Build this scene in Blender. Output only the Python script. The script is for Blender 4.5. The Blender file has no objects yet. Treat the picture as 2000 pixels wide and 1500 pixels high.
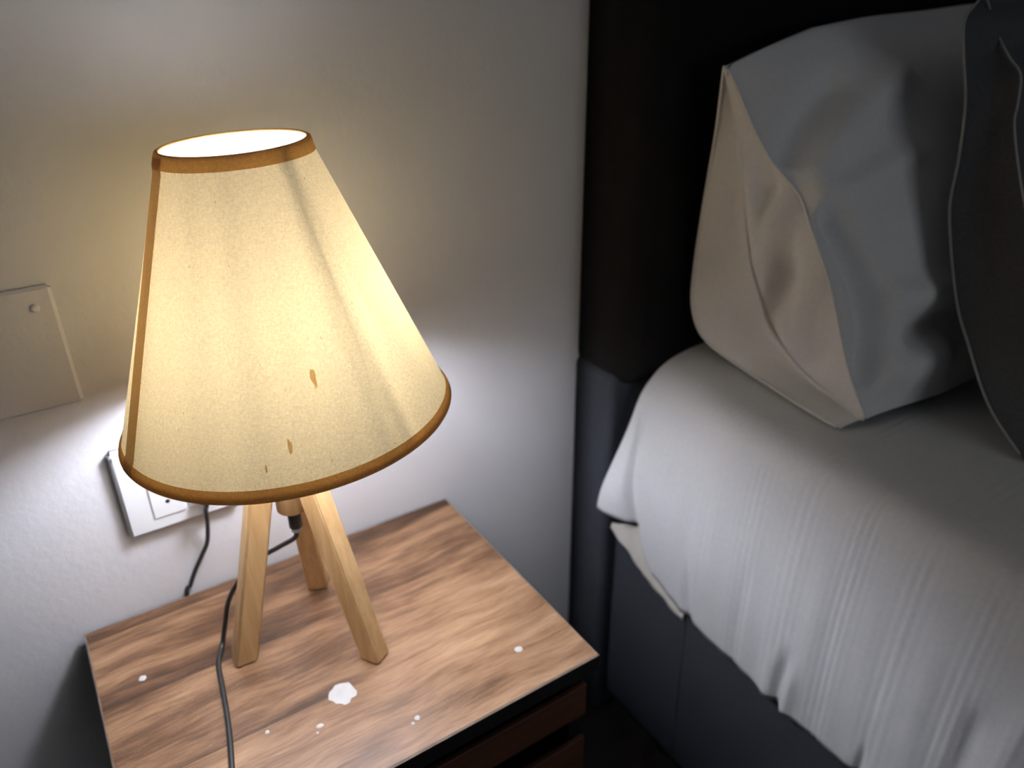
import bpy, bmesh, math, random
from mathutils import Vector, Matrix, noise

random.seed(7)
scene = bpy.context.scene
T = 0.50                       # height of the nightstand top above the floor

# ------------------------------------------------------------------ camera
FL, PITCH, YAW, ROLL = 1509.53, 0.479184, 0.574742, -0.010558
CAM = Vector((0.055159, -0.786053, 0.626522 + T))
cd = bpy.data.cameras.new('camera')
cam = bpy.data.objects.new('camera', cd)
scene.collection.objects.link(cam)
fw = Vector((math.sin(YAW) * math.cos(PITCH), math.cos(YAW) * math.cos(PITCH), -math.sin(PITCH)))
rt = Vector((math.cos(YAW), -math.sin(YAW), 0))
up = rt.cross(fw)
r2 = math.cos(ROLL) * rt + math.sin(ROLL) * up
u2 = -math.sin(ROLL) * rt + math.cos(ROLL) * up
cam.matrix_world = Matrix(((r2.x, u2.x, -fw.x, CAM.x), (r2.y, u2.y, -fw.y, CAM.y), (r2.z, u2.z, -fw.z, CAM.z), (0, 0, 0, 1)))
cd.sensor_width = 36.0
cd.lens = FL * 36.0 / 2000.0
cd.clip_start = 0.01
cd.dof.use_dof = True
cd.dof.focus_distance = 0.61
cd.dof.aperture_fstop = 4.0
scene.camera = cam

# ------------------------------------------------------------------ world, exposure
w = bpy.data.worlds.new('world')
scene.world = w
w.use_nodes = True
w.node_tree.nodes['Background'].inputs[0].default_value = (0.90, 0.92, 1.0, 1)     # added fill light, let in by an unseen window behind the camera
w.node_tree.nodes['Background'].inputs[1].default_value = 2.3
WX0, WX1, WZ0, WZ1 = 0.1, 1.7, 0.80, 1.75        # opening for an added, unseen window, set low to fill the pillow front
pl = bpy.data.lights.new('fill_window_portal', 'AREA')
pl.shape = 'RECTANGLE'; pl.size = WX1 - WX0; pl.size_y = WZ1 - WZ0
pl.cycles.is_portal = True
po = bpy.data.objects.new('fill_window_portal', pl)
po.location = ((WX0 + WX1) / 2, -3.69, (WZ0 + WZ1) / 2)
po.rotation_euler = (math.radians(90), 0, 0)
scene.collection.objects.link(po)
vs = scene.view_settings
scene.display_settings.display_device = 'sRGB'
vs.view_transform = 'Standard'
vs.look = 'None'
vs.gamma = 1.0
vs.use_curve_mapping = False
vs.exposure = 0.0
BULB_STRENGTH = 150.0
BULB_COLOR = (0.88, 0.95, 1.16)

# ------------------------------------------------------------------ helpers
def link(o):
    scene.collection.objects.link(o)
    return o

def wpos(o):
    p = Vector((0, 0, 0))
    while o is not None:
        p += o.location
        o = o.parent
    return p

def mesh_obj(name, verts, faces, mat, parent=None, smooth=True, loc=None, mats=None, idx=None):
    base = wpos(parent) if parent is not None else Vector((0, 0, 0))
    o_loc = Vector(loc) if loc is not None else base
    me = bpy.data.meshes.new(name)
    me.from_pydata([tuple(Vector(v) - o_loc) for v in verts], [], faces)
    me.update()
    o = bpy.data.objects.new(name, me)
    for m in (mats or [mat]):
        me.materials.append(m)
    if idx:
        for p, i in zip(me.polygons, idx):
            p.material_index = i
    if smooth:
        for p in me.polygons:
            p.use_smooth = True
    if parent is not None:
        o.parent = parent
        o.location = o_loc - base
    else:
        o.location = o_loc
    return link(o)

def bm_obj(name, bm, mat, parent=None, smooth=False, loc=None, mats=None, weighted=False):
    bmesh.ops.recalc_face_normals(bm, faces=bm.faces)
    bm.verts.index_update()
    vs_ = [v.co.copy() for v in bm.verts]
    fs = [[v.index for v in f.verts] for f in bm.faces]
    ix = [f.material_index for f in bm.faces]
    bm.free()
    return mesh_obj(name, vs_, fs, mat, parent, smooth, loc, mats, ix)

def box_bm(x0, x1, y0, y1, z0, z1, bev=0.0, seg=2, bm=None):
    b = bmesh.new()
    bmesh.ops.create_cube(b, size=1.0)
    for v in b.verts:
        v.co = Vector(((x0 + x1) / 2 + v.co.x * (x1 - x0), (y0 + y1) / 2 + v.co.y * (y1 - y0), (z0 + z1) / 2 + v.co.z * (z1 - z0)))
    if bev > 0:
        bmesh.ops.bevel(b, geom=b.edges[:], offset=bev, segments=seg, profile=0.5, affect='EDGES', clamp_overlap=True)
    if bm is not None:
        me = bpy.data.meshes.new('tmp')
        b.to_mesh(me); b.free()
        bm.from_mesh(me)
        bpy.data.meshes.remove(me)
        return bm
    return b

def box(name, x0, x1, y0, y1, z0, z1, mat, parent=None, bev=0.0, seg=2, loc=None, smooth=True):
    o = bm_obj(name, box_bm(x0, x1, y0, y1, z0, z1, bev, seg), mat, parent, smooth and bev > 0, loc)
    if smooth and bev > 0:
        for p in o.data.polygons:
            p.use_smooth = True
        flat_big(o)
    return o

def flat_big(o):
    m = o.modifiers.new('normals', 'WEIGHTED_NORMAL')
    m.keep_sharp = False
    m.weight = 80

def catmull(P, n):
    P = [Vector(p) for p in P]
    out = []
    k = len(P) - 1
    for i in range(n):
        t = i / (n - 1) * k
        a = min(int(t), k - 1)
        f = t - a
        p1, p2 = P[a], P[a + 1]
        p0 = P[a - 1] if a > 0 else 2 * p1 - p2
        p3 = P[a + 2] if a + 2 <= k else 2 * p2 - p1
        out.append(0.5 * ((2 * p1) + (p2 - p0) * f + (2 * p0 - 5 * p1 + 4 * p2 - p3) * f * f + (3 * p1 - p0 - 3 * p2 + p3) * f ** 3))
    return out

def tube(name, pts, rad, mat, parent=None, n=60, seg=10, loc=None, smoothpath=True):
    P = catmull(pts, n) if smoothpath else [Vector(p) for p in pts]
    rads = rad if callable(rad) else (lambda t: rad)
    verts, faces = [], []
    prev = None
    for i, p in enumerate(P):
        d = (P[min(i + 1, len(P) - 1)] - P[max(i - 1, 0)]).normalized()
        if prev is None:
            a = d.orthogonal().normalized()
        else:
            a = (prev - d * prev.dot(d)).normalized()
        prev = a
        b = d.cross(a)
        r = rads(i / (len(P) - 1))
        for k in range(seg):
            th = 2 * math.pi * k / seg
            verts.append(p + r * (math.cos(th) * a + math.sin(th) * b))
    for i in range(len(P) - 1):
        for k in range(seg):
            k2 = (k + 1) % seg
            faces.append((i * seg + k, i * seg + k2, (i + 1) * seg + k2, (i + 1) * seg + k))
    faces.append(tuple(range(seg - 1, -1, -1)))
    m = (len(P) - 1) * seg
    faces.append(tuple(m + k for k in range(seg)))
    return mesh_obj(name, verts, faces, mat, parent, True, loc)

def lathe(name, prof, centre, mat, parent=None, seg=48, axis=Vector((0, 0, 1)), loc=None, smooth=True, cap=True):
    """prof = list of (radius, height along axis)"""
    ax = axis.normalized()
    a = (Vector((1, 0, 0)) - ax * ax.x).normalized()
    b = ax.cross(a)
    c = Vector(centre)
    verts, faces = [], []
    for r, h in prof:
        for k in range(seg):
            th = 2 * math.pi * k / seg
            verts.append(c + ax * h + r * (math.cos(th) * a + math.sin(th) * b))
    for i in range(len(prof) - 1):
        for k in range(seg):
            k2 = (k + 1) % seg
            faces.append((i * seg + k, i * seg + k2, (i + 1) * seg + k2, (i + 1) * seg + k))
    if cap:
        faces.append(tuple(range(seg - 1, -1, -1)))
        m = (len(prof) - 1) * seg
        faces.append(tuple(m + k for k in range(seg)))
    return mesh_obj(name, verts, faces, mat, parent, smooth, loc)

def grid_faces(nr, nc, off=0):
    return [(off + i * nc + j, off + i * nc + j + 1, off + (i + 1) * nc + j + 1, off + (i + 1) * nc + j) for i in range(nr - 1) for j in range(nc - 1)]

def empty(name, loc):
    o = bpy.data.objects.new(name, None)
    o.location = loc
    o.empty_display_size = 0.05
    return link(o)

def tag(o, label=None, cat=None, group=None, kind=None):
    if label: o['label'] = label
    if cat: o['category'] = cat
    if group: o['group'] = group
    if kind: o['kind'] = kind
    return o

def smooth01(x):
    x = max(0.0, min(1.0, x))
    return x * x * (3 - 2 * x)

def lerp(a, b, t): return a + (b - a) * t

def interp(x, xs, ys):
    if x <= xs[0]: return ys[0]
    for i in range(len(xs) - 1):
        if x <= xs[i + 1]:
            return lerp(ys[i], ys[i + 1], (x - xs[i]) / (xs[i + 1] - xs[i]))
    return ys[-1]

# ------------------------------------------------------------------ materials
def new_mat(name):
    m = bpy.data.materials.new(name)
    m.use_nodes = True
    nt = m.node_tree
    nt.nodes.clear()
    out = nt.nodes.new('ShaderNodeOutputMaterial')
    return m, nt, out

def N(nt, typ, **kw):
    n = nt.nodes.new(typ)
    for k, v in kw.items():
        setattr(n, k, v)
    return n

def noise_node(nt, scale, detail=3.0, rough=0.55, map_scale=None, coord='Object'):
    tc = N(nt, 'ShaderNodeTexCoord')
    n = N(nt, 'ShaderNodeTexNoise')
    n.inputs['Scale'].default_value = scale
    n.inputs['Detail'].default_value = detail
    n.inputs['Roughness'].default_value = rough
    if map_scale:
        mp = N(nt, 'ShaderNodeMapping')
        mp.inputs['Scale'].default_value = map_scale
        nt.links.new(tc.outputs[coord], mp.inputs['Vector'])
        nt.links.new(mp.outputs['Vector'], n.inputs['Vector'])
    else:
        nt.links.new(tc.outputs[coord], n.inputs['Vector'])
    return n

def ramp(nt, src, stops):
    r = N(nt, 'ShaderNodeValToRGB')
    el = r.color_ramp.elements
    while len(el) < len(stops):
        el.new(0.5)
    for e, (p, c) in zip(el, stops):
        e.position = p
        e.color = (c[0], c[1], c[2], 1)
    nt.links.new(src, r.inputs['Fac'])
    return r

def simple(name, col, rough=0.6, var=0.12, nscale=60, bump=0.0, bscale=400, map_scale=None, sheen=0.0, spec=0.5, metal=0.0):
    m, nt, out = new_mat(name)
    b = N(nt, 'ShaderNodeBsdfPrincipled')
    b.inputs['Roughness'].default_value = rough
    b.inputs['Metallic'].default_value = metal
    b.inputs['Specular IOR Level'].default_value = spec
    if sheen:
        b.inputs['Sheen Weight'].default_value = sheen
    n = noise_node(nt, nscale, map_scale=map_scale)
    r = ramp(nt, n.outputs['Fac'], [(0.3, [c * (1 - var) for c in col]), (0.7, [min(1, c * (1 + var)) for c in col])])
    nt.links.new(r.outputs['Color'], b.inputs['Base Color'])
    if bump:
        n2 = noise_node(nt, bscale, 2.0)
        bp = N(nt, 'ShaderNodeBump')
        bp.inputs['Strength'].default_value = bump
        bp.inputs['Distance'].default_value = 0.001
        nt.links.new(n2.outputs['Fac'], bp.inputs['Height'])
        nt.links.new(bp.outputs['Normal'], b.inputs['Normal'])
    nt.links.new(b.outputs[0], out.inputs['Surface'])
    return m

def wood_top_mat():
    m, nt, out = new_mat('walnut laminate')
    b = N(nt, 'ShaderNodeBsdfPrincipled')
    b.inputs['Roughness'].default_value = 0.42
    b.inputs['Specular IOR Level'].default_value = 0.32
    tc = N(nt, 'ShaderNodeTexCoord')
    # streaky grain running along the wall, gently wandering
    def streak(scale, detail, rough, ms, warp):
        nz = noise_node(nt, 7.0, 2.0, 0.5)
        ad = N(nt, 'ShaderNodeVectorMath', operation='MULTIPLY_ADD')
        nt.links.new(nz.outputs['Color'], ad.inputs[0]); ad.inputs[1].default_value = (0.0, warp, 0.0)
        nt.links.new(tc.outputs['Object'], ad.inputs[2])
        mp_ = N(nt, 'ShaderNodeMapping'); mp_.inputs['Scale'].default_value = ms
        nt.links.new(ad.outputs[0], mp_.inputs['Vector'])
        nn = N(nt, 'ShaderNodeTexNoise'); nn.inputs['Scale'].default_value = scale; nn.inputs['Detail'].default_value = detail; nn.inputs['Roughness'].default_value = rough
        nt.links.new(mp_.outputs['Vector'], nn.inputs['Vector'])
        return nn
    n1 = streak(1.0, 5.0, 0.65, (6.0, 50.0, 20.0), 0.035)
    n2 = streak(1.0, 4.0, 0.65, (28.0, 300.0, 20.0), 0.03)
    n3 = streak(1.0, 2.0, 0.5, (5.0, 17.0, 5.0), 0.05)
    def madd(a, k, b_):
        m_ = N(nt, 'ShaderNodeMath', operation='MULTIPLY_ADD')
        nt.links.new(a, m_.inputs[0]); m_.inputs[1].default_value = k
        if b_ is not None: nt.links.new(b_, m_.inputs[2])
        else: m_.inputs[2].default_value = 0.0
        return m_.outputs[0]
    acc = madd(n1.outputs['Fac'], 0.62, None)
    acc = madd(n2.outputs['Fac'], 0.30, acc)
    acc = madd(n3.outputs['Fac'], 0.55, acc)
    # printed boards: a tone per strip, dark worn rim along the joint
    sep = N(nt, 'ShaderNodeSeparateXYZ')
    nt.links.new(tc.outputs['Object'], sep.inputs[0])
    yo = N(nt, 'ShaderNodeMath', operation='MULTIPLY_ADD'); yo.inputs[1].default_value = 1 / 0.105; yo.inputs[2].default_value = 0.065 / 0.105 + 10
    nt.links.new(sep.outputs['Y'], yo.inputs[0])
    fl = N(nt, 'ShaderNodeMath', operation='FLOOR'); nt.links.new(yo.outputs[0], fl.inputs[0])
    wn = N(nt, 'ShaderNodeMapRange'); nt.links.new(fl.outputs[0], wn.inputs['Value'])
    wn.inputs['From Min'].default_value = 12.0; wn.inputs['From Max'].default_value = 9.0
    acc = madd(wn.outputs[0], 0.16, acc)
    fr = N(nt, 'ShaderNodeMath', operation='FRACT'); nt.links.new(yo.outputs[0], fr.inputs[0])
    rim = N(nt, 'ShaderNodeMapRange'); rim.inputs['From Min'].default_value = 0.0; rim.inputs['From Max'].default_value = 0.30
    rim.inputs['To Min'].default_value = 1.0; rim.inputs['To Max'].default_value = 0.0
    nt.links.new(fr.outputs[0], rim.inputs['Value'])
    rx = N(nt, 'ShaderNodeMapRange'); rx.inputs['From Min'].default_value = 0.02; rx.inputs['From Max'].default_value = -0.06
    nt.links.new(sep.outputs['X'], rx.inputs['Value'])
    rm = N(nt, 'ShaderNodeMath', operation='MULTIPLY'); nt.links.new(rim.outputs[0], rm.inputs[0]); nt.links.new(rx.outputs[0], rm.inputs[1])
    acc = madd(rm.outputs[0], -0.13, acc)
    mp = N(nt, 'ShaderNodeMapRange')
    mp.inputs['From Min'].default_value = 0.62; mp.inputs['From Max'].default_value = 1.04
    nt.links.new(acc, mp.inputs['Value'])
    r = ramp(nt, mp.outputs[0], [(0.05, (0.062, 0.032, 0.017)), (0.32, (0.140, 0.072, 0.037)), (0.60, (0.26, 0.145, 0.078)), (0.95, (0.41, 0.255, 0.148))])
    # pale scuffed haze in fine specks
    ns = noise_node(nt, 420, 2.0, 0.7)
    nb = noise_node(nt, 9, 2.0, 0.5)
    rs = ramp(nt, ns.outputs['Fac'], [(0.58, (0, 0, 0)), (0.72, (1, 1, 1))])
    rb = ramp(nt, nb.outputs['Fac'], [(0.45, (0, 0, 0)), (0.7, (0.22, 0.22, 0.22))])
    mm = N(nt, 'ShaderNodeMath', operation='MULTIPLY')
    nt.links.new(rs.outputs['Color'], mm.inputs[0]); nt.links.new(rb.outputs['Color'], mm.inputs[1])
    mx = N(nt, 'ShaderNodeMixRGB')
    nt.links.new(mm.outputs[0], mx.inputs['Fac']); nt.links.new(r.outputs['Color'], mx.inputs['Color1'])
    mx.inputs['Color2'].default_value = (0.62, 0.52, 0.46, 1)
    nt.links.new(mx.outputs['Color'], b.inputs['Base Color'])
    bp = N(nt, 'ShaderNodeBump'); bp.inputs['Strength'].default_value = 0.12; bp.inputs['Distance'].default_value = 0.0006
    nt.links.new(n2.outputs['Fac'], bp.inputs['Height']); nt.links.new(bp.outputs['Normal'], b.inputs['Normal'])
    nt.links.new(b.outputs[0], out.inputs['Surface'])
    return m

def pine_mat():
    m, nt, out = new_mat('pale pine')
    b = N(nt, 'ShaderNodeBsdfPrincipled')
    b.inputs['Roughness'].default_value = 0.45
    n1 = noise_node(nt, 1.0, 4.0, 0.6, (130.0, 130.0, 7.0))
    r = ramp(nt, n1.outputs['Fac'], [(0.3, (0.56, 0.33, 0.14)), (0.6, (0.70, 0.46, 0.22)), (0.8, (0.76, 0.52, 0.27))])
    nt.links.new(r.outputs['Color'], b.inputs['Base Color'])
    nt.links.new(b.outputs[0], out.inputs['Surface'])
    return m

def wall_mat(col=(0.71, 0.692, 0.684)):
    m, nt, out = new_mat('painted plaster')
    b = N(nt, 'ShaderNodeBsdfPrincipled')
    b.inputs['Roughness'].default_value = 0.75
    b.inputs['Specular IOR Level'].default_value = 0.25
    n = noise_node(nt, 4.0, 3.0)
    r = ramp(nt, n.outputs['Fac'], [(0.3, [c * 0.97 for c in col]), (0.7, [c * 1.03 for c in col])])
    nt.links.new(r.outputs['Color'], b.inputs['Base Color'])
    n2 = noise_node(nt, 95.0, 4.0, 0.6)
    bp = N(nt, 'ShaderNodeBump'); bp.inputs['Strength'].default_value = 0.22; bp.inputs['Distance'].default_value = 0.0025
    nt.links.new(n2.outputs['Fac'], bp.inputs['Height']); nt.links.new(bp.outputs['Normal'], b.inputs['Normal'])
    nt.links.new(b.outputs[0], out.inputs['Surface'])
    return m

def fabric_glow(name, refl, trans, fac, weave=0.10, thick=False):
    """thin cloth: part of the light bounces, part shines through"""
    m, nt, out = new_mat(name)
    d = N(nt, 'ShaderNodeBsdfDiffuse')
    t = N(nt, 'ShaderNodeBsdfTranslucent')
    mx = N(nt, 'ShaderNodeMixShader'); mx.inputs[0].default_value = fac
    n1 = noise_node(nt, 1.0, 3.0, 0.6, (700, 700, 260))
    n2 = noise_node(nt, 1.0, 2.0, 0.6, (330, 330, 1200))
    ad = N(nt, 'ShaderNodeMath', operation='ADD')
    nt.links.new(n1.outputs['Fac'], ad.inputs[0]); nt.links.new(n2.outputs['Fac'], ad.inputs[1])
    hv = N(nt, 'ShaderNodeMath', operation='MULTIPLY'); hv.inputs[1].default_value = 0.5
    nt.links.new(ad.outputs[0], hv.inputs[0])
    # a few dark slubs in the yarn
    n3 = noise_node(nt, 1.0, 1.0, 0.5, (420, 420, 200))
    sl = ramp(nt, n3.outputs['Fac'], [(0.0, (1, 1, 1)), (0.74, (1, 1, 1)), (0.80, (0.72, 0.62, 0.5))])
    for sh, col in ((d, refl), (t, trans)):
        r = ramp(nt, hv.outputs[0], [(0.38, [c * (1 - weave) for c in col]), (0.62, [min(1.0, c * (1 + weave)) for c in col])])
        mu = N(nt, 'ShaderNodeMixRGB', blend_type='MULTIPLY'); mu.inputs['Fac'].default_value = 1
        nt.links.new(r.outputs['Color'], mu.inputs['Color1']); nt.links.new(sl.outputs['Color'], mu.inputs['Color2'])
        last = mu
        if thick and sh is t:                # doubled, creased cloth lets less light through
            at = N(nt, 'ShaderNodeAttribute'); at.attribute_name = 'thin'
            m2 = N(nt, 'ShaderNodeMixRGB', blend_type='MULTIPLY'); m2.inputs['Fac'].default_value = 1
            nt.links.new(last.outputs['Color'], m2.inputs['Color1']); nt.links.new(at.outputs['Fac'], m2.inputs['Color2'])
            last = m2
        nt.links.new(last.outputs['Color'], sh.inputs['Color'])
    nt.links.new(d.outputs[0], mx.inputs[1]); nt.links.new(t.outputs[0], mx.inputs[2])
    nt.links.new(mx.outputs[0], out.inputs['Surface'])
    return m

def emit_mat(name, col, strength):
    m, nt, out = new_mat(name)
    e = N(nt, 'ShaderNodeEmission')
    e.inputs['Color'].default_value = (*col, 1); e.inputs['Strength'].default_value = strength
    nt.links.new(e.outputs[0], out.inputs['Surface'])
    return m

M_WALL = wall_mat()
M_CEIL = simple('ceiling paint', (0.75, 0.75, 0.76), 0.9, 0.03, 5)
M_FLOOR = simple('dark floor boards', (0.035, 0.025, 0.02), 0.5, 0.3, 1.0, map_scale=(4, 40, 4))
M_WOOD = wood_top_mat()
M_EDGE = simple('worn pale edge', (0.50, 0.38, 0.29), 0.5, 0.15, 80)
M_UNLIT = simple('unlit edge black', (0.006, 0.005, 0.005), 0.5, 0.2, 40)  # shade of the unlit front edge put into the colour; carcass shares it
M_DRAWER = simple('red brown laminate', (0.09, 0.032, 0.014), 0.5, 0.3, 1.0, map_scale=(6, 20, 90))
M_PINE = pine_mat()
M_BLACK = simple('black plastic', (0.012, 0.012, 0.013), 0.4, 0.2, 50)
M_CORD = simple('black cable sheath', (0.018, 0.020, 0.020), 0.35, 0.2, 50)
M_CLEAR = simple('grey clear plastic', (0.32, 0.33, 0.33), 0.3, 0.05, 50)
M_PLASTIC = simple('white plastic', (0.74, 0.74, 0.73), 0.38, 0.02, 20)
M_HOLE = simple('socket hole black', (0.01, 0.01, 0.01), 0.6, 0.1, 20)
M_WIRE = simple('white coated wire', (0.55, 0.53, 0.50), 0.4, 0.05, 30)
M_SHADE = fabric_glow('cream shade fabric', (0.78, 0.73, 0.65), (1.00, 0.675, 0.30), 0.080, 0.14, thick=True)
M_TRIM = fabric_glow('tan shade ribbon', (0.52, 0.31, 0.12), (0.82, 0.53, 0.24), 0.42, 0.12)
M_RIBBON = fabric_glow('tan seam ribbon', (0.46, 0.32, 0.19), (0.74, 0.52, 0.29), 0.42, 0.10)
M_BULB = emit_mat('lit bulb glass', BULB_COLOR, BULB_STRENGTH)
M_HEAD = simple('black headboard cloth', (0.010, 0.009, 0.008), 0.85, 0.25, 500, 0.4, 900, spec=0.15)
M_CHAR = simple('charcoal bed cloth', (0.048, 0.052, 0.062), 0.85, 0.20, 500, 0.5, 900, spec=0.2)
M_SHEET = simple('white cotton sheet', (0.70, 0.70, 0.69), 0.8, 0.03, 200, 0.15, 1500, spec=0.2)
M_PILLOW = simple('off white pillowcase', (0.80, 0.79, 0.77), 0.8, 0.03, 200, 0.15, 1500, spec=0.2)
M_UNDER = simple('cream under sheet', (0.68, 0.64, 0.56), 0.8, 0.03, 200, 0.15, 1500, spec=0.2)
M_MATT = simple('grey mattress cloth', (0.35, 0.35, 0.36), 0.9, 0.05, 100)
M_DARKP = simple('dark grey pillowcase', (0.085, 0.085, 0.088), 0.85, 0.12, 300, 0.2, 1500, spec=0.2)
M_PIPE = simple('light grey piping', (0.34, 0.33, 0.31), 0.7, 0.05, 100)
M_FLECK = simple('white paint fleck', (0.58, 0.57, 0.55), 0.6, 0.05, 100)

# ------------------------------------------------------------------ room
X0, X1, Y0, H = -1.6, 3.2, -3.6, 2.5
def struct(name, *a, mat=M_WALL):
    return tag(box(name, *a, mat), kind='structure')
struct('wall_back', X0, X1, 0.0, 0.1, 0, H)
wf = bmesh.new()
for a in ((X0, WX0, 0, H), (WX1, X1, 0, H), (WX0, WX1, 0, WZ0), (WX0, WX1, WZ1, H)):
    box_bm(a[0], a[1], Y0 - 0.1, Y0, a[2], a[3], bm=wf)
tag(bm_obj('wall_front', wf, M_WALL), kind='structure')
M_GLASS, _nt, _out = new_mat('fill window glass')
_g = N(_nt, 'ShaderNodeBsdfTransparent'); _g.inputs[0].default_value = (0.93, 0.95, 0.95, 1)
_nt.links.new(_g.outputs[0], _out.inputs['Surface'])
win = tag(empty('fill_window_1', ((WX0 + WX1) / 2, Y0, WZ0)), kind='structure')  # out of view, added only to brighten the bed side
wfr = bmesh.new()
xm_ = (WX0 + WX1) / 2
for a in ((WX0, WX0 + 0.05, WZ0, WZ1), (WX1 - 0.05, WX1, WZ0, WZ1), (WX0 + 0.05, WX1 - 0.05, WZ0, WZ0 + 0.05), (WX0 + 0.05, WX1 - 0.05, WZ1 - 0.05, WZ1), (xm_ - 0.025, xm_ + 0.025, WZ0 + 0.05, WZ1 - 0.05)):
    box_bm(a[0], a[1], Y0 - 0.07, Y0 - 0.02, a[2], a[3], bm=wfr)
bm_obj('fill_window_frame', wfr, M_PLASTIC, win)
for a0, a1 in ((WX0 + 0.05, xm_ - 0.025), (xm_ + 0.025, WX1 - 0.05)):
    box('fill_window_pane', a0, a1, Y0 - 0.047, Y0 - 0.043, WZ0 + 0.05, WZ1 - 0.05, M_GLASS, win)
struct('wall_left', X0 - 0.1, X0, Y0 - 0.1, 0.1, 0, H)
struct('wall_right', X1, X1 + 0.1, Y0 - 0.1, 0.1, 0, H)
struct('floor', X0 - 0.1, X1 + 0.1, Y0 - 0.1, 0.1, -0.1, 0, mat=M_FLOOR)
struct('ceiling', X0 - 0.1, X1 + 0.1, Y0 - 0.1, 0.1, H, H + 0.1, mat=M_CEIL)

# ------------------------------------------------------------------ nightstand
ns = empty('nightstand', (0.225, -0.17, 0))
tag(ns, 'walnut-look bedside table with front edge coloured black for shade, carrying the lit tripod lamp', 'nightstand')
bm = box_bm(0.0, 0.45, -0.34, -0.0062, T - 0.022, T)
bm.normal_update()
top_edges = [e for e in bm.edges if all(abs(v.co.z - T) < 1e-5 for v in e.verts)]
bmesh.ops.bevel(bm, geom=top_edges, offset=0.0018, segments=1, affect='EDGES')
bm.normal_update()
for f in bm.faces:
    n = f.normal
    f.material_index = 0 if n.z > 0.99 else (1 if n.z > 0.3 else 2)
tabletop = bm_obj('tabletop', bm, None, ns, mats=[M_WOOD, M_EDGE, M_UNLIT])
for x0, x1 in ((0.012, 0.030), (0.420, 0.438)):
    box('side_panel', x0, x1, -0.330, -0.009, 0.03, T - 0.0225, M_UNLIT, ns, 0.001, 1)
box('back_panel', 0.031, 0.419, -0.018, -0.010, 0.05, T - 0.0225, M_UNLIT, ns)
box('bottom_panel', 0.031, 0.419, -0.322, -0.019, 0.05, 0.066, M_UNLIT, ns)
box('front_rail', 0.018, 0.437, -0.338, -0.331, T - 0.084, T - 0.0385, M_DRAWER, ns, 0.001, 1)
d = box('drawer', 0.018, 0.437, -0.338, -0.331, T - 0.30, T - 0.121, M_DRAWER, ns, 0.001, 1)
box('drawer_tray', 0.034, 0.416, -0.3305, -0.03, T - 0.28, T - 0.14, M_UNLIT, d)
box('lower_panel', 0.018, 0.437, -0.338, -0.331, 0.05, T - 0.304, M_DRAWER, ns, 0.001, 1)
for fx in (0.05, 0.40):
    for fy in (-0.30, -0.04):
        lathe('foot', [(0.012, 0), (0.016, 0.03)], (fx, fy, 0), M_BLACK, ns, 16)

def fleck(cx, cy, r, seed, sx=1.0, sy=1.0):
    rng = random.Random(seed)
    n = 18
    verts = [(cx, cy, T + 0.0007)]
    for ring, (k, z) in enumerate(((0.7, 0.0006), (1.0, 0.0001))):
        rr = random.Random(seed)
        for i in range(n):
            a = 2 * math.pi * i / n
            q = r * k * (0.86 + 0.28 * rr.random())
            verts.append((cx + sx * q * math.cos(a), cy + sy * q * math.sin(a), T + z))
    faces = [(0, 1 + i, 1 + (i + 1) % n) for i in range(n)]
    faces += [(1 + i, 1 + n + i, 1 + n + (i + 1) % n, 1 + (i + 1) % n) for i in range(n)]
    return mesh_obj('paint_fleck', verts, faces, M_FLECK, ns)
for i, (x, y, r, sx, sy) in enumerate([(0.2047, -0.2381, 0.0135, 0.95, 1.0), (0.3829, -0.2875, 0.0042, 1, 1), (0.2541, -0.3051, 0.0028, 1, 1),
        (0.2480, -0.3085, 0.0017, 1, 1), (0.1727, -0.2620, 0.0024, 1.4, 1), (0.1286, -0.2408, 0.0021, 1, 1),
        (0.0421, -0.1067, 0.0036, 1, 1), (0.168, -0.268, 0.0013, 1, 1)]):
    fleck(x, y, r, 11 + i, sx, sy)

# ------------------------------------------------------------------ table lamp
HX, HY = 0.2115, -0.1420
lamp = empty('table_lamp', (HX, HY, T))
tag(lamp, 'lit table lamp with cream cone shade and pale wooden tripod legs on the nightstand', 'lamp')
apex = Vector((HX, HY, 0.275))
for fx, fy in ((0.1370, -0.1385), (0.2529, -0.2108), (0.2426, -0.0726)):
    f = Vector((fx, fy, 0))
    rad = Vector((fx - HX, fy - HY, 0)).normalized()
    tan = Vector((-rad.y, rad.x, 0))
    topc = Vector((HX, HY, 0.262)) + rad * 0.013
    ax = (topc - f).normalized()
    outn = (rad - ax * rad.dot(ax)).normalized()
    hw = 0.0112
    bm = bmesh.new()
    ring = []
    for z in (0.0, 0.262):
        r_ = []
        for a, b in ((-1, -1), (1, -1), (1, 1), (-1, 1)):
            p = f + outn * hw * a + tan * hw * b
            p = p + ax * ((z - p.z) / ax.z)
            r_.append(bm.verts.new(p + Vector((0, 0, T + 0.0004))))
        ring.append(r_)
    for k in range(4):
        bm.faces.new((ring[0][k], ring[0][(k + 1) % 4], ring[1][(k + 1) % 4], ring[1][k]))
    bm.faces.new(ring[0][::-1]); bm.faces.new(ring[1])
    bmesh.ops.bevel(bm, geom=bm.edges[:], offset=0.0022, segments=3, affect='EDGES')
    o = bm_obj('leg', bm, M_PINE, lamp, True)
    flat_big(o)
lathe('hub', [(0.013, 0.165), (0.0155, 0.167), (0.0155, 0.268), (0.014, 0.270)], (HX, HY, T), M_PINE, lamp, 32)
g = lathe('cable_gland', [(0.0058, 0.1425), (0.0066, 0.1435), (0.0066, 0.164), (0.0060, 0.1655)], (HX, HY, T), M_BLACK, lamp, 24)
lathe('washer', [(0.0038, 0.1372), (0.0052, 0.1380), (0.0052, 0.1424)], (HX, HY, T), M_CLEAR, g, 24)
zt = T + 0.0030
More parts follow.
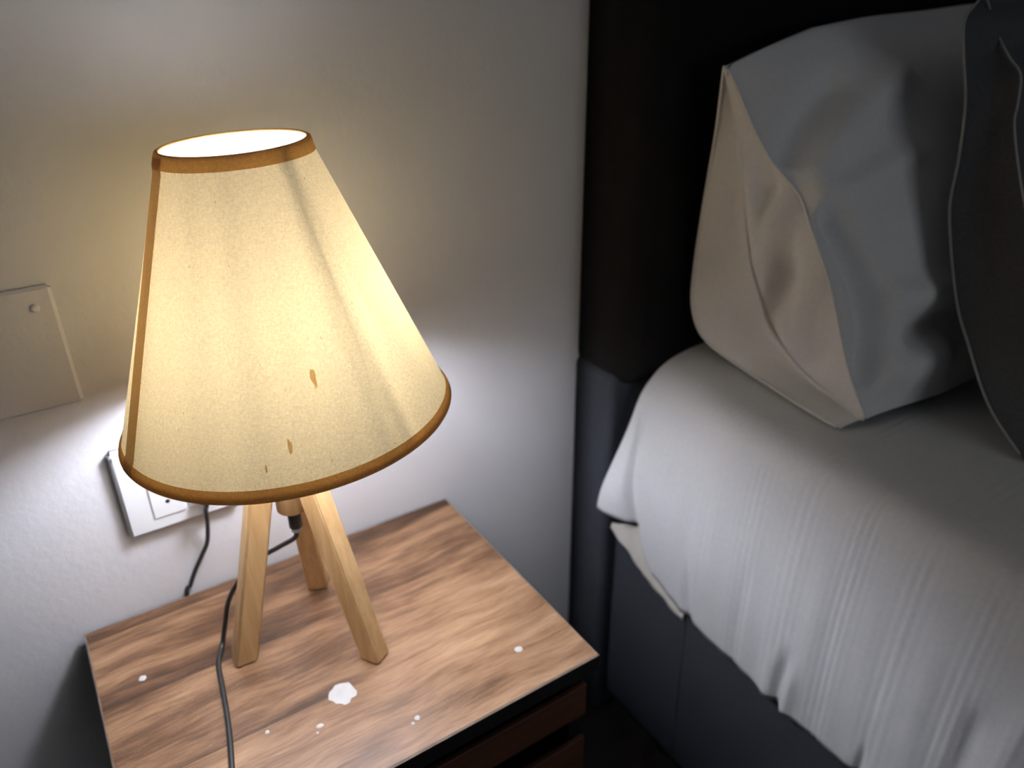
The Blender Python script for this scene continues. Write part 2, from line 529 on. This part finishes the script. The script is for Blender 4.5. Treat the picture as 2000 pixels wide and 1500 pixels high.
tube('cord', [(HX, HY, T + 0.1368), (0.2085, -0.140, T + 0.128), (0.194, -0.13, T + 0.1163), (0.1719, -0.115, T + 0.0981), (0.1527, -0.108, T + 0.0760),
              (0.1385, -0.103, T + 0.050), (0.1300, -0.103, T + 0.022), (0.1225, -0.110, zt + 0.002), (0.1160, -0.123, zt), (0.1113, -0.1362, zt), (0.1065, -0.172, zt), (0.0996, -0.2176, zt), (0.0901, -0.2629, zt),
              (0.080, -0.305, zt), (0.074, -0.333, zt + 0.0003), (0.073, -0.3405, zt + 0.0002), (0.0725, -0.3455, T - 0.0010), (0.0715, -0.3475, T - 0.012), (0.071, -0.349, T - 0.03), (0.071, -0.350, T - 0.2), (0.072, -0.352, 0.12), (0.09, -0.37, 0.006), (0.16, -0.40, 0.004)],
     0.0026, M_CORD, lamp, 180, 10)
SX, SY = HX + 0.026, HY - 0.012
lathe('socket', [(0.014, 0.2705), (0.015, 0.272), (0.015, 0.2985), (0.014, 0.3005)], (SX, SY, T), M_BLACK, lamp, 32)
bulb = lathe('bulb', [(0.0180, 0.3220), (0.0250, 0.3320), (0.0290, 0.3430), (0.0304, 0.3550), (0.0298, 0.368), (0.0275, 0.380), (0.0235, 0.390), (0.016, 0.398), (0.007, 0.4022), (0.0008, 0.4030)], (SX, SY, T), M_BULB, lamp, 32)
lathe('bulb_collar', [(0.0140, 0.3010), (0.0150, 0.312), (0.0178, 0.3218)], (SX, SY, T), M_PLASTIC, bulb, 32)

# shade: a tilted, slightly puckered cone of thin cloth
SC = Vector((0.2203, -0.1629, T + 0.2863))
SN = Vector((math.sin(-0.0418), math.sin(0.0246), 1.0)).normalized()
SH, RB, RT = 0.2327, 0.1430, 0.0563
A1 = (Vector((1, 0, 0)) - SN * SN.x).normalized()
A2 = SN.cross(A1)
def shade_pt(th, s, off=0.0):
    r = RB + (RT - RB) * s + off
    return SC + SN * (SH * s) + r * (math.cos(th) * A1 + math.sin(th) * A2)
def ang(a, b):
    return (a - b + math.pi) % (2 * math.pi) - math.pi
STRUTS = [math.radians(a) for a in (290.5, 52, 190)]
def pucker(th, s):
    e = math.sin(math.pi * min(1, max(0, s))) 
    v = 0.0
    for k, (a0, wd, am) in enumerate(((290.5, 1.5, -0.0010), (287, 1.7, 0.0011), (294.5, 1.6, 0.0009), (298, 1.8, -0.0006), (262, 5, 0.0008), (248, 5, -0.0008), (228, 6, 0.0007), (275, 3.2, -0.0006), (312, 5, 0.0006), (120, 5, 0.0006), (52, 2, -0.001))):
        dlt = ang(th, math.radians(a0)) / math.radians(wd)
        v += am * math.exp(-dlt * dlt)
    return v * e
nr, nc = 70, 360
verts = []
for i in range(nr):
    s = i / (nr - 1)
    for j in range(nc):
        th = 2 * math.pi * j / nc
        verts.append(shade_pt(th, s, pucker(th, s)))
faces = [(i * nc + j, i * nc + (j + 1) % nc, (i + 1) * nc + (j + 1) % nc, (i + 1) * nc + j) for i in range(nr - 1) for j in range(nc)]
shade = mesh_obj('lamp_shade', verts, faces, M_SHADE, lamp)
att = shade.data.attributes.new('thin', 'FLOAT', 'POINT')
for i in range(nr):
    s = i / (nr - 1)
    for j in range(nc):
        th = 2 * math.pi * j / nc
        k = 0.0
        for (a0, a1, w0, w1, am) in ((291.5, 293, 5.0, 2.6, 0.17), (289, 284, 5.0, 4.5, 0.16), (290, 298, 4.0, 2.2, -0.10), (290, 272, 5.0, 8.0, 0.07), (246, 243, 9, 7, 0.09), (262, 258, 5, 5, 0.04), (222, 227, 7, 6, 0.06), (292, 318, 5, 6, 0.06), (52, 52, 4, 4, 0.2), (190, 190, 5, 5, 0.15)):
            dl = ang(th, math.radians(lerp(a1, a0, s))) / math.radians(lerp(w1, w0, s))
            k += am * math.exp(-dl * dl)
        att.data[i * nc + j].value = 1.0 - 1.55 * k

def band(name, prof, th0, th1, n, mat, closed):
    """prof: list of (s, offset) running along the cone"""
    v, f = [], []
    m = n if closed else n + 1
    for s, o in prof:
        for j in range(m):
            th = th0 + (th1 - th0) * j / n
            v.append(shade_pt(th, s, o))
    for i in range(len(prof) - 1):
        for j in range(n):
            j2 = (j + 1) % m
            f.append((i * m + j, i * m + j2, (i + 1) * m + j2, (i + 1) * m + j))
    return mesh_obj(name, v, f, mat, shade)
mm = 1 / (SH * 1000.0)
top_prof = [(1 - 9.0 * mm, 0.0008), (1 - 5 * mm, 0.0011), (1 - 1.5 * mm, 0.0020), (1 + 0.6 * mm, 0.0020), (1 + 1.6 * mm, 0.0008), (1 + 1.5 * mm, -0.0008), (1 + 0.4 * mm, -0.0016), (1 - 0.8 * mm, -0.0014)]
band('top_trim', top_prof, 0, 2 * math.pi, 180, M_TRIM, True)
bot_prof = [(8 * mm, 0.0008), (4 * mm, 0.0011), (1.5 * mm, 0.0020), (-0.6 * mm, 0.0020), (-1.8 * mm, 0.0008), (-1.6 * mm, -0.0012), (-0.2 * mm, -0.0022), (3.5 * mm, -0.0016)]
band('bottom_trim', bot_prof, 0, 2 * math.pi, 180, M_TRIM, True)
v, f = [], []
nb_ = 40
for i in range(nb_ + 1):
    s = lerp(0.5 * mm, 1 - 0.5 * mm, i / nb_)
    r = RB + (RT - RB) * s
    c = math.radians(lerp(188.8, 186.5, s))
    for k in range(5):
        v.append(shade_pt(c + (k / 4 - 0.5) * 0.0190 / r, s, 0.0028 if (s > 1 - 10 * mm or s < 8 * mm) else 0.0016))
mesh_obj('seam_ribbon', v, grid_faces(nb_ + 1, 5), M_RIBBON, shade)
for s in (0.0, 1.0):
    P = [shade_pt(2 * math.pi * k / 96, s, -0.0005) for k in range(97)]
    tube('wire_ring', P, 0.0011, M_WIRE, shade, 97, 8, smoothpath=False)
# fitter ring around the socket, carried by three spokes to the lower ring
zc = Vector((SX, SY, T + 0.2890))
P = [zc + Vector((0.0162 * math.cos(2 * math.pi * k / 32), 0.0162 * math.sin(2 * math.pi * k / 32), 0)) for k in range(33)]
tube('fitter_ring', P, 0.0011, M_WIRE, shade, 33, 8, smoothpath=False)
for a0 in STRUTS:
    q = shade_pt(a0, 0.012, -0.003)
    p = zc + (Vector((q.x, q.y, zc.z)) - zc).normalized() * 0.0170
    tube('spoke', [p, (p + q) / 2, q], 0.0011, M_WIRE, shade, 6, 8)
# small brownish marks on the cloth
def mark(th_deg, s, w_, h_, seed, mat):
    rng = random.Random(seed)
    n = 14
    c = math.radians(th_deg)
    r = RB + (RT - RB) * s
    vv = [shade_pt(c, s, 0.0005 + pucker(c, s))]
    for i in range(n):
        a = 2 * math.pi * i / n
        k = 0.7 + 0.5 * rng.random()
        t2 = c + w_ * k * math.cos(a) / r; s2 = s + h_ * k * math.sin(a) / SH
        vv.append(shade_pt(t2, s2, 0.0004 + pucker(t2, s2)))
    mesh_obj('stain', vv, [(0, 1 + i, 1 + (i + 1) % n) for i in range(n)], mat, shade)
M_STAIN = fabric_glow('brown stained cloth', (0.50, 0.38, 0.26), (0.98, 0.72, 0.42), 0.60, 0.1)
mark(266.5, 0.335, 0.0023, 0.0075, 1, M_STAIN)
mark(253.5, 0.150, 0.0016, 0.0060, 2, M_STAIN)
mark(245.0, 0.095, 0.0010, 0.0030, 3, M_STAIN)

# ------------------------------------------------------------------ wall outlet, cover plate, power cord
ol = empty('wall_outlet', (0.128, 0, T + 0.10))
tag(ol, 'white wall outlet plate half hidden behind the lamp shade', 'outlet')
bm = box_bm(0.0690, 0.1870, -0.0125, -0.0002, T + 0.1005, T + 0.2070)
bmesh.ops.bevel(bm, geom=[e for e in bm.edges if any(v.co.y < -0.01 for v in e.verts)], offset=0.0045, segments=3, affect='EDGES')
o = bm_obj('plate', bm, M_PLASTIC, ol, True); flat_big(o)
for cx_ in (0.1135, 0.1490):
    s_ = box('socket_insert', cx_ - 0.0165, cx_ + 0.0165, -0.0142, -0.0120, T + 0.1185, T + 0.1890, M_PLASTIC, ol, 0.0014, 3)
    for zz in (0.1365, 0.155, 0.1735):
        lathe('pin_hole', [(0.0024, 0), (0.0024, 0.0004)], (cx_ - (0.003 if zz == 0.155 else 0), -0.0141, T + zz), M_HOLE, s_, 16, axis=Vector((0, -1, 0)))
cv = empty('blank_cover_plate', (0.006, 0, T + 0.27))
tag(cv, 'blank square junction cover painted like the wall, above the outlet', 'cover plate')
bm = box_bm(-0.0550, 0.0660, -0.0060, -0.0002, T + 0.2690, T + 0.3890)
bmesh.ops.bevel(bm, geom=[e for e in bm.edges if any(v.co.y < -0.004 for v in e.verts)], offset=0.0030, segments=3, affect='EDGES')
o = bm_obj('plate', bm, M_WALL, cv, True); flat_big(o)
for sx_, sz_ in ((0.0490, 0.3700), (-0.038, 0.288)):
    lathe('screw_cap', [(0.0042, 0), (0.0036, 0.0016), (0.0015, 0.0022)], (sx_, -0.0060, T + sz_), M_WALL, cv, 20, axis=Vector((0, -1, 0)))
pc = empty('power_cord', (0.1475, -0.012, T + 0.13))
tag(pc, 'black power cord plugged into the wall outlet, dropping behind the nightstand', 'cord')
lathe('plug', [(0.0085, 0.0), (0.0095, 0.002), (0.0090, 0.016), (0.0060, 0.022)], (0.1490, -0.0145, T + 0.1365), M_BLACK, pc, 20, axis=Vector((0, -1, 0)))
tube('cable', [(0.1490, -0.034, T + 0.1365), (0.1485, -0.034, T + 0.130), (0.1470, -0.026, T + 0.1172), (0.1462, -0.018, T + 0.0929), (0.1420, -0.012, T + 0.0657), (0.1333, -0.008, T + 0.0475),
               (0.1241, -0.0045, T + 0.0293), (0.1155, -0.0033, T + 0.0107), (0.108, -0.0031, T - 0.01), (0.10, -0.0031, T - 0.15), (0.098, -0.0031, 0.12), (0.10, -0.003, 0.03)],
     0.0025, M_CORD, pc, 90, 10)

# ------------------------------------------------------------------ bed frame with headboard
bed = empty('bed', (1.4, -1.0, 0))
tag(bed, 'dark upholstered bed frame with black padded headboard beside the nightstand', 'bed')
BX, BX1 = 0.688, 2.12
def rbox(name, x0, x1, y0, y1, z0, z1, mat, parent, bev, seg=4, loc=None):
    o = bm_obj(name, box_bm(x0, x1, y0, y1, z0, z1, bev, seg), mat, parent, True, loc)
    flat_big(o)
    return o
def front_round(name, x0, x1, y0, y1, z0, z1, mat, parent, bev, seg):
    b = box_bm(x0, x1, y0, y1, z0, z1)
    bmesh.ops.bevel(b, geom=[e for e in b.edges if any(v.co.y < (y0 + y1) / 2 for v in e.verts)], offset=bev, segments=seg, profile=0.5, affect='EDGES')
    o = bm_obj(name, b, mat, parent, True)
    flat_big(o)
    return o
front_round('headboard_cushion', 0.6755, BX1 + 0.003, -0.098, -0.002, T + 0.128, T + 0.80, M_HEAD, bed, 0.036, 8)
front_round('headboard_panel', 0.6730, BX1, -0.080, -0.002, 0.0, T + 0.155, M_CHAR, bed, 0.012, 4)
rail = rbox('side_rail', BX, BX1, -2.10, -0.0835, 0.05, T - 0.105, M_CHAR, bed, 0.016, 5)
tube('rail_seam', [(BX - 0.0002, -0.245, T - 0.125), (BX - 0.0002, -0.247, T - 0.25), (BX - 0.0002, -0.25, 0.07)], 0.0014, M_CHAR, rail, 12, 8)
for fx, fy in ((0.74, -0.20), (0.74, -2.0), (2.06, -0.20), (2.06, -2.0)):
    lathe('bed_foot', [(0.025, 0), (0.03, 0.0495)], (fx, fy, 0), M_BLACK, bed, 16)

mt = tag(rbox('mattress', 0.735, 2.06, -2.03, -0.125, T - 0.1045, T + 0.155, M_MATT, None, 0.06, 5, loc=(1.4, -1.0, T - 0.1045)),
         'mattress lying on the bed frame under the white striped sheet', 'mattress')

# ------------------------------------------------------------------ white sheet
PROF = [(-0.170, 0.6765), (-0.15, 0.6760), (-0.11, 0.6752), (-0.06, 0.6742), (0.0, 0.6765), (0.05, 0.6840), (0.09, 0.6935), (0.125, 0.708), (0.148, 0.728), (0.163, 0.752), (0.171, 0.785), (0.1745, 0.83)]
PROF2 = [(-0.170, 0.6765), (-0.15, 0.6760), (-0.11, 0.6752), (-0.06, 0.6742), (0.0, 0.6750), (0.05, 0.6775), (0.09, 0.6810), (0.125, 0.6850), (0.154, 0.6925), (0.1685, 0.7080), (0.1738, 0.7400), (0.1745, 0.83)]
def prof_pts(zh, k):
    P = [(lerp(a[0], b[0], k), lerp(a[1], b[1], k)) for a, b in zip(PROF, PROF2)]
    pts = [(interp(zh, [p[0] for p in P], [p[1] for p in P]), zh)] + [(x, z) for z, x in P if z > zh + 0.004]
    return pts
def resample(pts, n):
    P = catmull([Vector((a, b, 0)) for a, b in pts], 120)
    L = [0.0]
    for a, b in zip(P, P[1:]): L.append(L[-1] + (b - a).length)
    out = []
    k = 0
    for i in range(n):
        t = L[-1] * i / (n - 1)
        while k < len(L) - 2 and L[k + 1] < t: k += 1
        f = (t - L[k]) / max(1e-9, L[k + 1] - L[k])
        out.append(P[k].lerp(P[k + 1], f))
    return out
HEM_Y = [0.101, 0.150, 0.158, 0.166, 0.185, 0.235, 0.30, 0.37, 0.5, 0.62, 0.75, 2.1]
HEM_Z = [-0.036, -0.046, -0.070, -0.085, -0.115, -0.132, -0.146, -0.154, -0.160, -0.157, -0.160, -0.160]
ys = [0.101 + 0.0016 * i for i in range(510)]
while ys[-1] < 2.06:
    ys.append(ys[-1] + 0.04)
NL, NT, NR = 54, 14, 10
def ribs(y):
    return math.sin(2 * math.pi * y / 0.0092 + 2.2 * math.sin(y * 41)) * (0.55 + 0.45 * math.sin(y * 97 + 1)) 
cols = []
for y in ys:
    zh = interp(y, HEM_Y, HEM_Z)
    near = math.exp(-((y - 0.101) / 0.042) ** 2)
    left = resample(prof_pts(zh, smooth01((y - 0.10) / 0.20)), NL)
    row = []
    for k, p in enumerate(left):
        x, z = p.x, p.y
        q = k / (NL - 1)
        a, b = left[max(0, k - 1)], left[min(NL - 1, k + 1)]
        t = Vector((b.x - a.x, 0, b.y - a.y)).normalized()
        nrm = Vector((-t.z, 0, t.x))
        low = 1 - smooth01((z + 0.02) / 0.17)
        lower = 1 - smooth01((z + 0.13) / 0.16)
        fl = -0.036 * near * smooth01((0.10 - z) / 0.14)
        d = 0.0
        ribk = smooth01((y - 0.14) / 0.25)
        d += 0.00026 * ribs(y) * (0.15 + 0.85 * ribk)
        d += low * (0.0006 * math.sin(y * 118 + 1.3 * math.sin(y * 31)) + 0.0012 * math.sin(y * 47 + 0.6) + 0.0003 * math.sin(y * 205 + z * 14))
        # deeper folds near the hem and one at the corner tuck
        for (y0, z0, z1, sl, wd, am) in ((0.150, -0.04, 0.125, -0.24, 0.0050, -0.0100), (0.262, -0.16, -0.045, -0.16, 0.007, -0.0050), (0.250, -0.16, -0.05, -0.16, 0.009, 0.004),
                                         (0.407, -0.17, -0.055, 0.05, 0.007, -0.0065), (0.421, -0.17, -0.06, 0.05, 0.009, 0.0050), (0.392, -0.17, -0.06, 0.05, 0.010, 0.003),
                                         (0.520, -0.17, -0.10, 0.05, 0.006, -0.0055), (0.605, -0.17, 0.05, 0.02, 0.010, -0.0045), (0.635, -0.17, 0.07, 0.02, 0.012, 0.0035), (0.335, -0.17, 0.03, 0.03, 0.012, -0.0025), (0.22, -0.15, 0.05, -0.1, 0.016, 0.0025)):
            zz = smooth01((z1 - z) / 0.05) if z0 > -0.07 or z1 < 0.1 else smooth01((z1 - z) / 0.08)
            dy = (y - (y0 + sl * (z - z0))) / wd
            d += am * zz * math.exp(-dy * dy)
        v = Vector((x + fl, -y, z)) + nrm * d
        row.append((v.x, v.y, T + v.z))
    for k in range(1, NT + 1):
        x = lerp(0.83, 2.02, (k / NT) ** 1.4)
        z = 0.1745 + 0.00018 * ribs(y) + 0.0015 * math.sin(x * 23 + y * 9) * smooth01((x - 0.83) / 0.2)
        row.append((x, -y, T + z))
    for (x, z) in ((2.055, 0.168), (2.08, 0.15), (2.095, 0.12), (2.102, 0.06), (2.104, 0.0), (2.104, -0.05), (2.104, -0.09)):
        row.append((x, -y, T + z))
    cols.append(row)
# return of the cloth at the head end, tucked down behind the mattress
first = cols[0]
inner = [(x + 0.012 if k < NL else x, y + 0.0015 if k < NL else y + 0.0015, z - (0.012 if k >= NL - 8 else 0.0)) for k, (x, y, z) in enumerate(first)]
cols.insert(0, inner)
vv = [p for r_ in cols for p in r_]
sheet = mesh_obj('bed_sheet', vv, [tuple(reversed(fc)) for fc in grid_faces(len(cols), len(cols[0]))], M_SHEET, None, True, loc=(1.4, -1.0, T - 0.1))
tag(sheet, 'white ribbed bed sheet draped over the mattress side next to the nightstand', 'sheet')
sol = sheet.modifiers.new('cloth', 'SOLIDIFY'); sol.thickness = 0.0012; sol.offset = -1

# cream under-sheet corner poking out below the white sheet
BOT = [(0.086, -0.099), (0.110, -0.108), (0.135, -0.119), (0.158, -0.130), (0.164, -0.136), (0.185, -0.140), (0.215, -0.150), (0.25, -0.157), (0.29, -0.16)]
nu, nv = 60, 14
vv = []
for i in range(nu):
    y = lerp(0.086, 0.245, i / (nu - 1))
    zb = interp(y, [p[0] for p in BOT], [p[1] for p in BOT])
    ztop = interp(y, [0.086, 0.145, 0.2, 0.29], [-0.092, -0.060, -0.075, -0.11])
    for j in range(nv):
        f = j / (nv - 1)
        z = lerp(zb, ztop, f)
        x = 0.6800 + 0.0035 * math.sin(f * math.pi * 0.5) + 0.0012 * math.sin(y * 160 + f * 2) + 0.006 * smooth01((y - 0.16) / 0.05) * f * 0.3
        vv.append((x, -y, T + z))
us = mesh_obj('under_sheet', vv, [tuple(reversed(fc)) for fc in grid_faces(nu, nv)], M_UNDER, None, True, loc=(0.679, -0.18, T - 0.14))
tag(us, 'cream under-sheet corner poking out below the white sheet on the bed rail', 'sheet')
sol = us.modifiers.new('cloth', 'SOLIDIFY'); sol.thickness = 0.0012; sol.offset = -1

# ------------------------------------------------------------------ pillows
def pillow(name, S, F, Mm, xr, ztop, zbot, yb, mat, root_loc, back_bulge, front_bulge, creases, rows=110, nback=16, nfront=120, parent=None, yaw=0.0):
    Sc, Mc = catmull(S, rows), catmull(Mm, rows)
    Fc = catmull(F, rows) if F else None
    zS0, zM0, zM1 = Sc[0].z, Mc[0].z, Mc[-1].z
    grid = []
    for i in range(rows):
        t = i / (rows - 1)
        s, m = Sc[i], Mc[i]
        env = math.sin(math.pi * t) ** 0.7
        row = []
        for k in range(nback):
            u = k / nback                                   # 0 = far right, 1 = the near short side
            x = lerp(xr, s.x, u)
            z = zbot + (s.z - zbot) * (ztop(x) - zbot) / (zS0 - zbot)
            y = s.y - yaw * min(0.35, x - s.x) + back_bulge * math.sin(math.pi * min(1, (1 - u) * 2.2) * 0.5) * (smooth01(t / 0.18) * smooth01((0.62 - t) / 0.12))
            row.append(Vector((x, y, z)))
        row.append(s)
        if Fc:
            f = Fc[i]
            for k in range(1, 7):
                g = k / 7
                p = s.lerp(f, g)
                p = p + Vector((0.030 * env * math.sin(math.pi * g ** 1.9), 0, 0))       # gusset sinks in
                p.x += 0.006 * env * math.sin(t * 17 + g * 3) * math.sin(math.pi * g)
                row.append(p)
            row.append(f)
            for k in range(1, 9):
                g = k / 9
                p = f.lerp(m, g)
                bell = math.sin(math.pi * g)
                p = p + Vector((-0.012 * env * bell, 0.004 * bell, 0))
                # hollows pressed into the side panel, with a taut ridge running to the middle of the seam
                p.x += 0.022 * math.exp(-((t - 0.335) / 0.040) ** 2 - ((g - 0.62) / 0.26) ** 2)
                p.x -= 0.008 * math.exp(-((t - 0.415) / 0.028) ** 2) * bell
                p.x += 0.030 * math.exp(-((t - 0.565 + 0.10 * (g - 0.5)) / 0.075) ** 2 - ((g - 0.45) / 0.25) ** 2)
                p.x -= 0.008 * math.exp(-((t - 0.68) / 0.045) ** 2 - ((g - 0.7) / 0.3) ** 2)
                p.x += 0.018 * math.exp(-((t - 0.80) / 0.045) ** 2 - ((g - 0.5) / 0.25) ** 2)
                p.x += 0.003 * bell * env * math.sin(t * 33 + g * 4)
                row.append(p)
        else:
            for k in range(1, 12):
                g = k / 12
                p = s.lerp(m, g)
                p = p + Vector((0.010 * env * math.sin(math.pi * g) + 0.003 * env * math.sin(t * 11 + g * 2), 0, 0))
                row.append(p)
        row.append(m)
        tz = (zM0 - m.z) / (zM0 - zM1)
        for k in range(1, nfront + 1):
            u = k / nfront
            x = lerp(m.x, xr, u)
            z = ztop(x) * (1 - tz) + zM1 * tz
            if k == 1: pass
            yp = lerp(Mc[0].y, yb, tz)
            wgt = 1 - smooth01(u / 0.22)
            y = lerp(yp, m.y, wgt) - yaw * min(0.35, x - m.x)
            bul = math.sin(math.pi * min(1, max(0, tz))) ** 0.75 * math.sin(min(1.0, u / 0.45) * math.pi / 2)
            d = front_bulge * bul
            for (pl, am, wd) in creases:
                best = 9.0; fade = 0.0
                for (a, b) in zip(pl, pl[1:]):
                    ab = Vector((b[0] - a[0], b[1] - a[1])); ap = Vector((x - a[0], z - a[1]))
                    h = max(0, min(1, ap.dot(ab) / ab.length_squared))
                    dd = (ap - ab * h).length
                    if dd < best: best = dd
                d += am * math.exp(-(best / wd) ** 2) * smooth01(u / 0.02) * smooth01(tz / 0.06) * smooth01((1 - tz) / 0.08)
            row.append(Vector((x, y, z)) + Vector((0, -0.853, 0.52)) * d)
        grid.append(row)
    nc_ = len(grid[0])
    vv = [tuple(p + Vector((0, 0, T))) for r_ in grid for p in r_]
    ff = grid_faces(rows, nc_)
    o = mesh_obj(name, vv, ff, mat, parent, True, loc=None if parent else root_loc)
    marks = [nback, nback + 7, nback + 16] if Fc else [nback, nback + 12]
    for e in o.data.edges:
        a, b = e.vertices
        if a % nc_ == b % nc_ and (a % nc_) in marks:
            e.use_edge_sharp = True
    return Sc, Mc, o, grid

Sp = [(0.7435, -0.155, 0.5432), (0.7637, -0.135, 0.4744), (0.7699, -0.125, 0.419), (0.7726, -0.118, 0.3606), (0.7725, -0.115, 0.2996), (0.7734, -0.118, 0.2437), (0.7883, -0.13, 0.2001), (0.7964, -0.1845, 0.180), (0.7869, -0.2435, 0.1785), (0.7752, -0.3066, 0.1785), (0.7686, -0.3604, 0.1785)]
Fp = [(0.7455, -0.156, 0.5415), (0.7650, -0.158, 0.4962), (0.7620, -0.178, 0.450), (0.7570, -0.197, 0.3950), (0.7590, -0.213, 0.3365), (0.7680, -0.226, 0.2945), (0.7858, -0.23, 0.2579), (0.802, -0.25, 0.2237), (0.8071, -0.2883, 0.1997), (0.813, -0.3267, 0.1857), (0.8020, -0.366, 0.1840)]
Mp = [(0.747, -0.158, 0.5411), (0.7472, -0.1823, 0.5114), (0.7455, -0.2065, 0.4827), (0.7499, -0.2308, 0.4538), (0.771, -0.255, 0.4211), (0.7651, -0.2775, 0.3979), (0.76, -0.3, 0.3707), (0.7624, -0.3225, 0.3311), (0.7600, -0.345, 0.287), (0.7696, -0.3585, 0.2433), (0.7973, -0.372, 0.1875)]
zt_white = lambda x: interp(x, [0.70, 0.7435, 0.804, 0.8785, 0.9808, 1.0858, 1.2013, 1.6], [0.53, 0.5432, 0.5601, 0.5767, 0.5861, 0.5892, 0.595, 0.595])
wp = empty('white_pillow', (1.1, -0.25, T + 0.178))
tag(wp, 'creased white pillow leaning on the black headboard at the left of the bed', 'pillow', 'pillows on the bed')
WC = [([(0.766, 0.424), (0.813, 0.451), (0.861, 0.474), (0.938, 0.511)], 0.013, 0.019),
      ([(0.760, 0.450), (0.800, 0.482), (0.850, 0.508)], -0.014, 0.016),
      ([(0.762, 0.420), (0.773, 0.377), (0.779, 0.331), (0.766, 0.285), (0.755, 0.238)], 0.004, 0.010),
      ([(0.784, 0.390), (0.797, 0.333), (0.800, 0.285), (0.790, 0.240)], -0.024, 0.015),
      ([(0.765, 0.417), (0.829, 0.417), (0.907, 0.425)], 0.006, 0.012),
      ([(0.840, 0.300), (0.90, 0.285), (0.98, 0.292)], 0.014, 0.018),
      ([(0.870, 0.262), (0.93, 0.262), (1.05, 0.270)], -0.022, 0.018),
      ([(0.810, 0.235), (0.85, 0.228), (0.905, 0.226)], 0.014, 0.022)]
Sc, Mc, body, gridw = pillow('pillowcase', Sp, Fp, Mp, 1.46, zt_white, 0.1785, -0.385, M_PILLOW, None, 0.012, 0.080, WC, parent=wp)
tube('edge_seam', [p + Vector((-0.0006, -0.0004, T)) for p in Mc[::4]] , 0.0017, M_PILLOW, wp, 110, 8)

Fc_ = catmull(Fp, 40)
tube('hem', [p + Vector((-0.0020, -0.0010, T)) for p in Fc_], 0.0026, M_PILLOW, wp, 110, 8)
tube('hem', [p + Vector((-0.0010, -0.0005, T + 0.0004)) for p in Sc[::4]], 0.0018, M_PILLOW, wp, 110, 8)

L1 = [(0.985, -0.2837, 0.605), (0.93, -0.3037, 0.5872), (0.9212, -0.3163, 0.5542), (0.9125, -0.3342, 0.5115), (0.9038, -0.3464, 0.4572), (0.895, -0.3539, 0.4112), (0.8904, -0.3716, 0.36), (0.8858, -0.3943, 0.3092), (0.8812, -0.417, 0.2762), (0.8766, -0.4567, 0.2201), (0.872, -0.5064, 0.179)]
L2 = [(0.985, -0.2892, 0.605), (0.9762, -0.3069, 0.5835), (0.9675, -0.3246, 0.5647), (0.9588, -0.3427, 0.5499), (0.95, -0.3613, 0.5361), (0.9412, -0.3704, 0.5105), (0.9325, -0.3765, 0.492), (0.9238, -0.3961, 0.4526), (0.915, -0.4201, 0.4116), (0.911, -0.4501, 0.3616), (0.907, -0.4851, 0.3066), (0.901, -0.5201, 0.2466), (0.885, -0.5451, 0.181)]
dp = empty('dark_pillow', (1.2, -0.4, T + 0.178))
tag(dp, 'dark grey pillow with thin pale piping standing in front of the white pillow', 'pillow', 'pillows on the bed')
zt_dark = lambda x: interp(x, [0.9, 1.0, 1.15, 1.6], [0.600, 0.6046, 0.625, 0.635])
Sd, Md, body2, gridd = pillow('pillowcase', L1, None, L2, 1.56, zt_dark, 0.1785, -0.56, M_DARKP, None, 0.0, 0.035, [], parent=dp, nfront=40, yaw=0.35)
tube('piping', [p + Vector((-0.0012, -0.0008, T + 0.0004)) for p in Sd[::3]] , 0.0013, M_PIPE, dp, 110, 8)
tube('piping', [p + Vector((-0.0026, -0.0034, T + 0.0022)) for p in Md[::3]] , 0.0012, M_PIPE, dp, 110, 8)
